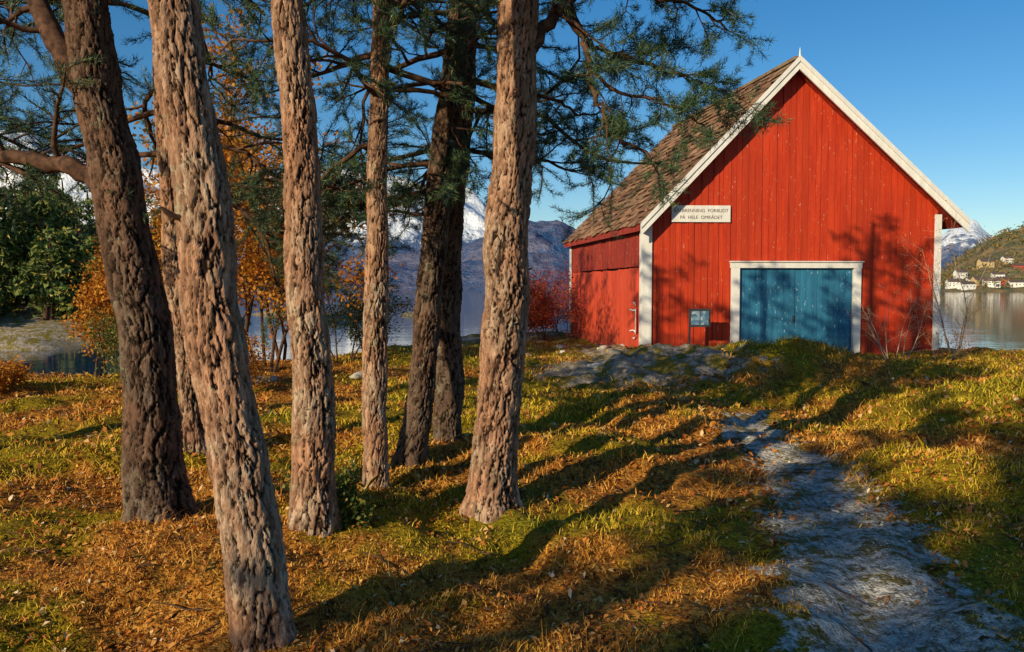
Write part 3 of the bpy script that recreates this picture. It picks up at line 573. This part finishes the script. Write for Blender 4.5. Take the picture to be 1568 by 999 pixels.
keep=(rng.random(len(x))<np.clip((dn-.33)*2.6,.12,1))&(rockmask(x,y)<.6)&~((x>3)&(y>18))&((seg(x,y)>.35)|(rng.random(len(x))<.18)); x,y=x[keep],y[keep]; z=H(x,y)+.008+rng.random(len(x))*.015; n=len(x)
s=rng.uniform(.008,.024,n)*np.clip(y/5,.8,1.8); a=rng.uniform(0,6.28,n); tl=rng.normal(0,.5,(n,2)); nar=rng.uniform(.25,.75,n)[:,None]
C=np.stack([x,y,z],-1); d1=np.stack([np.cos(a),np.sin(a),tl[:,0]],-1)*s[:,None]; d2=np.stack([-np.sin(a),np.cos(a),tl[:,1]],-1)*s[:,None]*nar
up=np.array([0,0,1.])*(s*.3)[:,None]
V=np.stack([C-d1,C+d2+up,C+d1,C-d2+up],1).reshape(-1,3); mk('fallen_leaves',V,np.arange(n*4).reshape(-1,4),litter)
# fallen twigs
ac=Acc(); random.seed(9)
for i in range(140):
    y=random.uniform(3,11); x=random.uniform(-.7,.45)*y; a=random.uniform(0,6.28); L=random.uniform(.08,.35); P=[]
    for k in range(4): xx=x+math.cos(a)*L*k/3; yy=y+math.sin(a)*L*k/3; a+=random.uniform(-.25,.25); P.append((xx,yy,hz(xx,yy)+.02))
    ac.tube(P,[.005,.0045,.0035,.002],5)
V,F=ac.get(); mk('fallen_twigs',V,F,brm)
def stones(name,x,y,s,mat,sink=.1):
    t=np.array([(1,0,0),(-1,0,0),(0,1,0),(0,-1,0),(0,0,1),(0,0,-1)],float); k=.58
    t2=np.array([(a,b,c) for a in(-k,k) for b in(-k,k) for c in(-k,k)]); T=np.concatenate([t*.95,t2])
    fc=[]
    idx={tuple(np.sign(v)):6+i for i,v in enumerate(t2)}
    for ax_ in range(3):
        for sg_ in(1,-1):
            c=ax_*2+(0 if sg_>0 else 1); o=[(1,1),(-1,1),(-1,-1),(1,-1)]
            for q in range(4):
                def key(o_): v=[0,0,0]; v[ax_]=sg_; v[(ax_+1)%3]=o_[0]; v[(ax_+2)%3]=o_[1]; return idx[tuple(float(w_) for w_ in v)]
                A,B_=key(o[q]),key(o[(q+1)%4]); fc.append([c,A,B_] if sg_>0 else [c,B_,A])
    fc=np.array(fc); n=len(x); Vv_=T[None]*(s[:,None,None]*rng.uniform(.6,1.3,(n,1,3))*np.array([1,1,.5]))*(1+rng.normal(0,.13,(n,14,1)))
    a=rng.uniform(0,6.28,n); ca,sa=np.cos(a)[:,None],np.sin(a)[:,None]
    Vx=Vv_[:,:,0]*ca-Vv_[:,:,1]*sa; Vy=Vv_[:,:,0]*sa+Vv_[:,:,1]*ca
    V=np.stack([Vx+x[:,None],Vy+y[:,None],Vv_[:,:,2]+H(x,y)[:,None]+sink*s[:,None]],-1).reshape(-1,3)
    F=(np.arange(n)[:,None,None]*14+fc[None]).reshape(-1,3); mk(name,V,F,mat)
m=M('gravel_stone',.95,.1); c=m.ramp(m.island(),[(0,(.20,.18,.15)),(.5,(.44,.40,.34)),(.85,(.62,.58,.50)),(1,(.72,.68,.6))]); c=m.mix(m.ramp(m.noise(m.pos(),30,3),[(.4,0.),(.7,.6)]),c,(.18,.13,.07)); m.col(c); gvm=m.m
t=rng.random(9000)**1.4; k=(t*6).astype(int); f=t*6-k; Pp=PTH[k]+(PTH[k+1]-PTH[k])*f[:,None]+rng.normal(0,.33,(9000,2))
dn=fbm(Pp[:,0]*3,Pp[:,1]*3,3,99); Pp=Pp[dn>.12]
stones('gravel',Pp[:,0],Pp[:,1],np.clip(rng.lognormal(-5.2,.55,len(Pp)),.003,.024),gvm,-.1)
x=np.concatenate([rng.normal(2.2,1.2,24),rng.normal(-4.7,1.5,12)]); y=np.concatenate([rng.normal(18.4,1.6,24),rng.normal(14.5,1.5,12)])
stones('rocks',x,y,rng.uniform(.06,.22,36),gvm)
# ------------------------------------------------------------------ light, sky, camera
el=math.radians(20); az=math.radians(40)
d=Vector((math.sin(az)*math.cos(el),math.cos(az)*math.cos(el),-math.sin(el)))
L=bpy.data.lights.new('sun','SUN'); L.energy=5.0; L.angle=math.radians(.5); L.color=(1,.84,.56)
lo=bpy.data.objects.new('sun',L); lo.rotation_euler=d.to_track_quat('-Z','Y').to_euler(); S.collection.objects.link(lo)
W=bpy.data.worlds.new('World'); S.world=W; W.use_nodes=True; nt=W.node_tree
sky=nt.nodes.new('ShaderNodeTexSky'); sky.sky_type='NISHITA'; sky.sun_disc=False; sky.sun_elevation=el; sky.sun_rotation=math.radians(220)
sky.ozone_density=3.2; sky.air_density=1.0; sky.dust_density=.3
hs=nt.nodes.new('ShaderNodeHueSaturation'); hs.inputs['Saturation'].default_value=1.32; nt.links.new(sky.outputs[0],hs.inputs['Color'])
nt.links.new(hs.outputs[0],nt.nodes['Background'].inputs[0]); nt.nodes['Background'].inputs[1].default_value=.112
cam=bpy.data.cameras.new('camera'); co=bpy.data.objects.new('camera',cam); S.collection.objects.link(co)
co.location=(0,0,1.6); co.rotation_euler=(math.radians(90-2.6),0,0); cam.lens=28.7; cam.sensor_width=36; cam.clip_start=.05; cam.clip_end=30000
S.camera=co
S.view_settings.view_transform='Standard'; S.view_settings.look='None'; S.view_settings.exposure=0
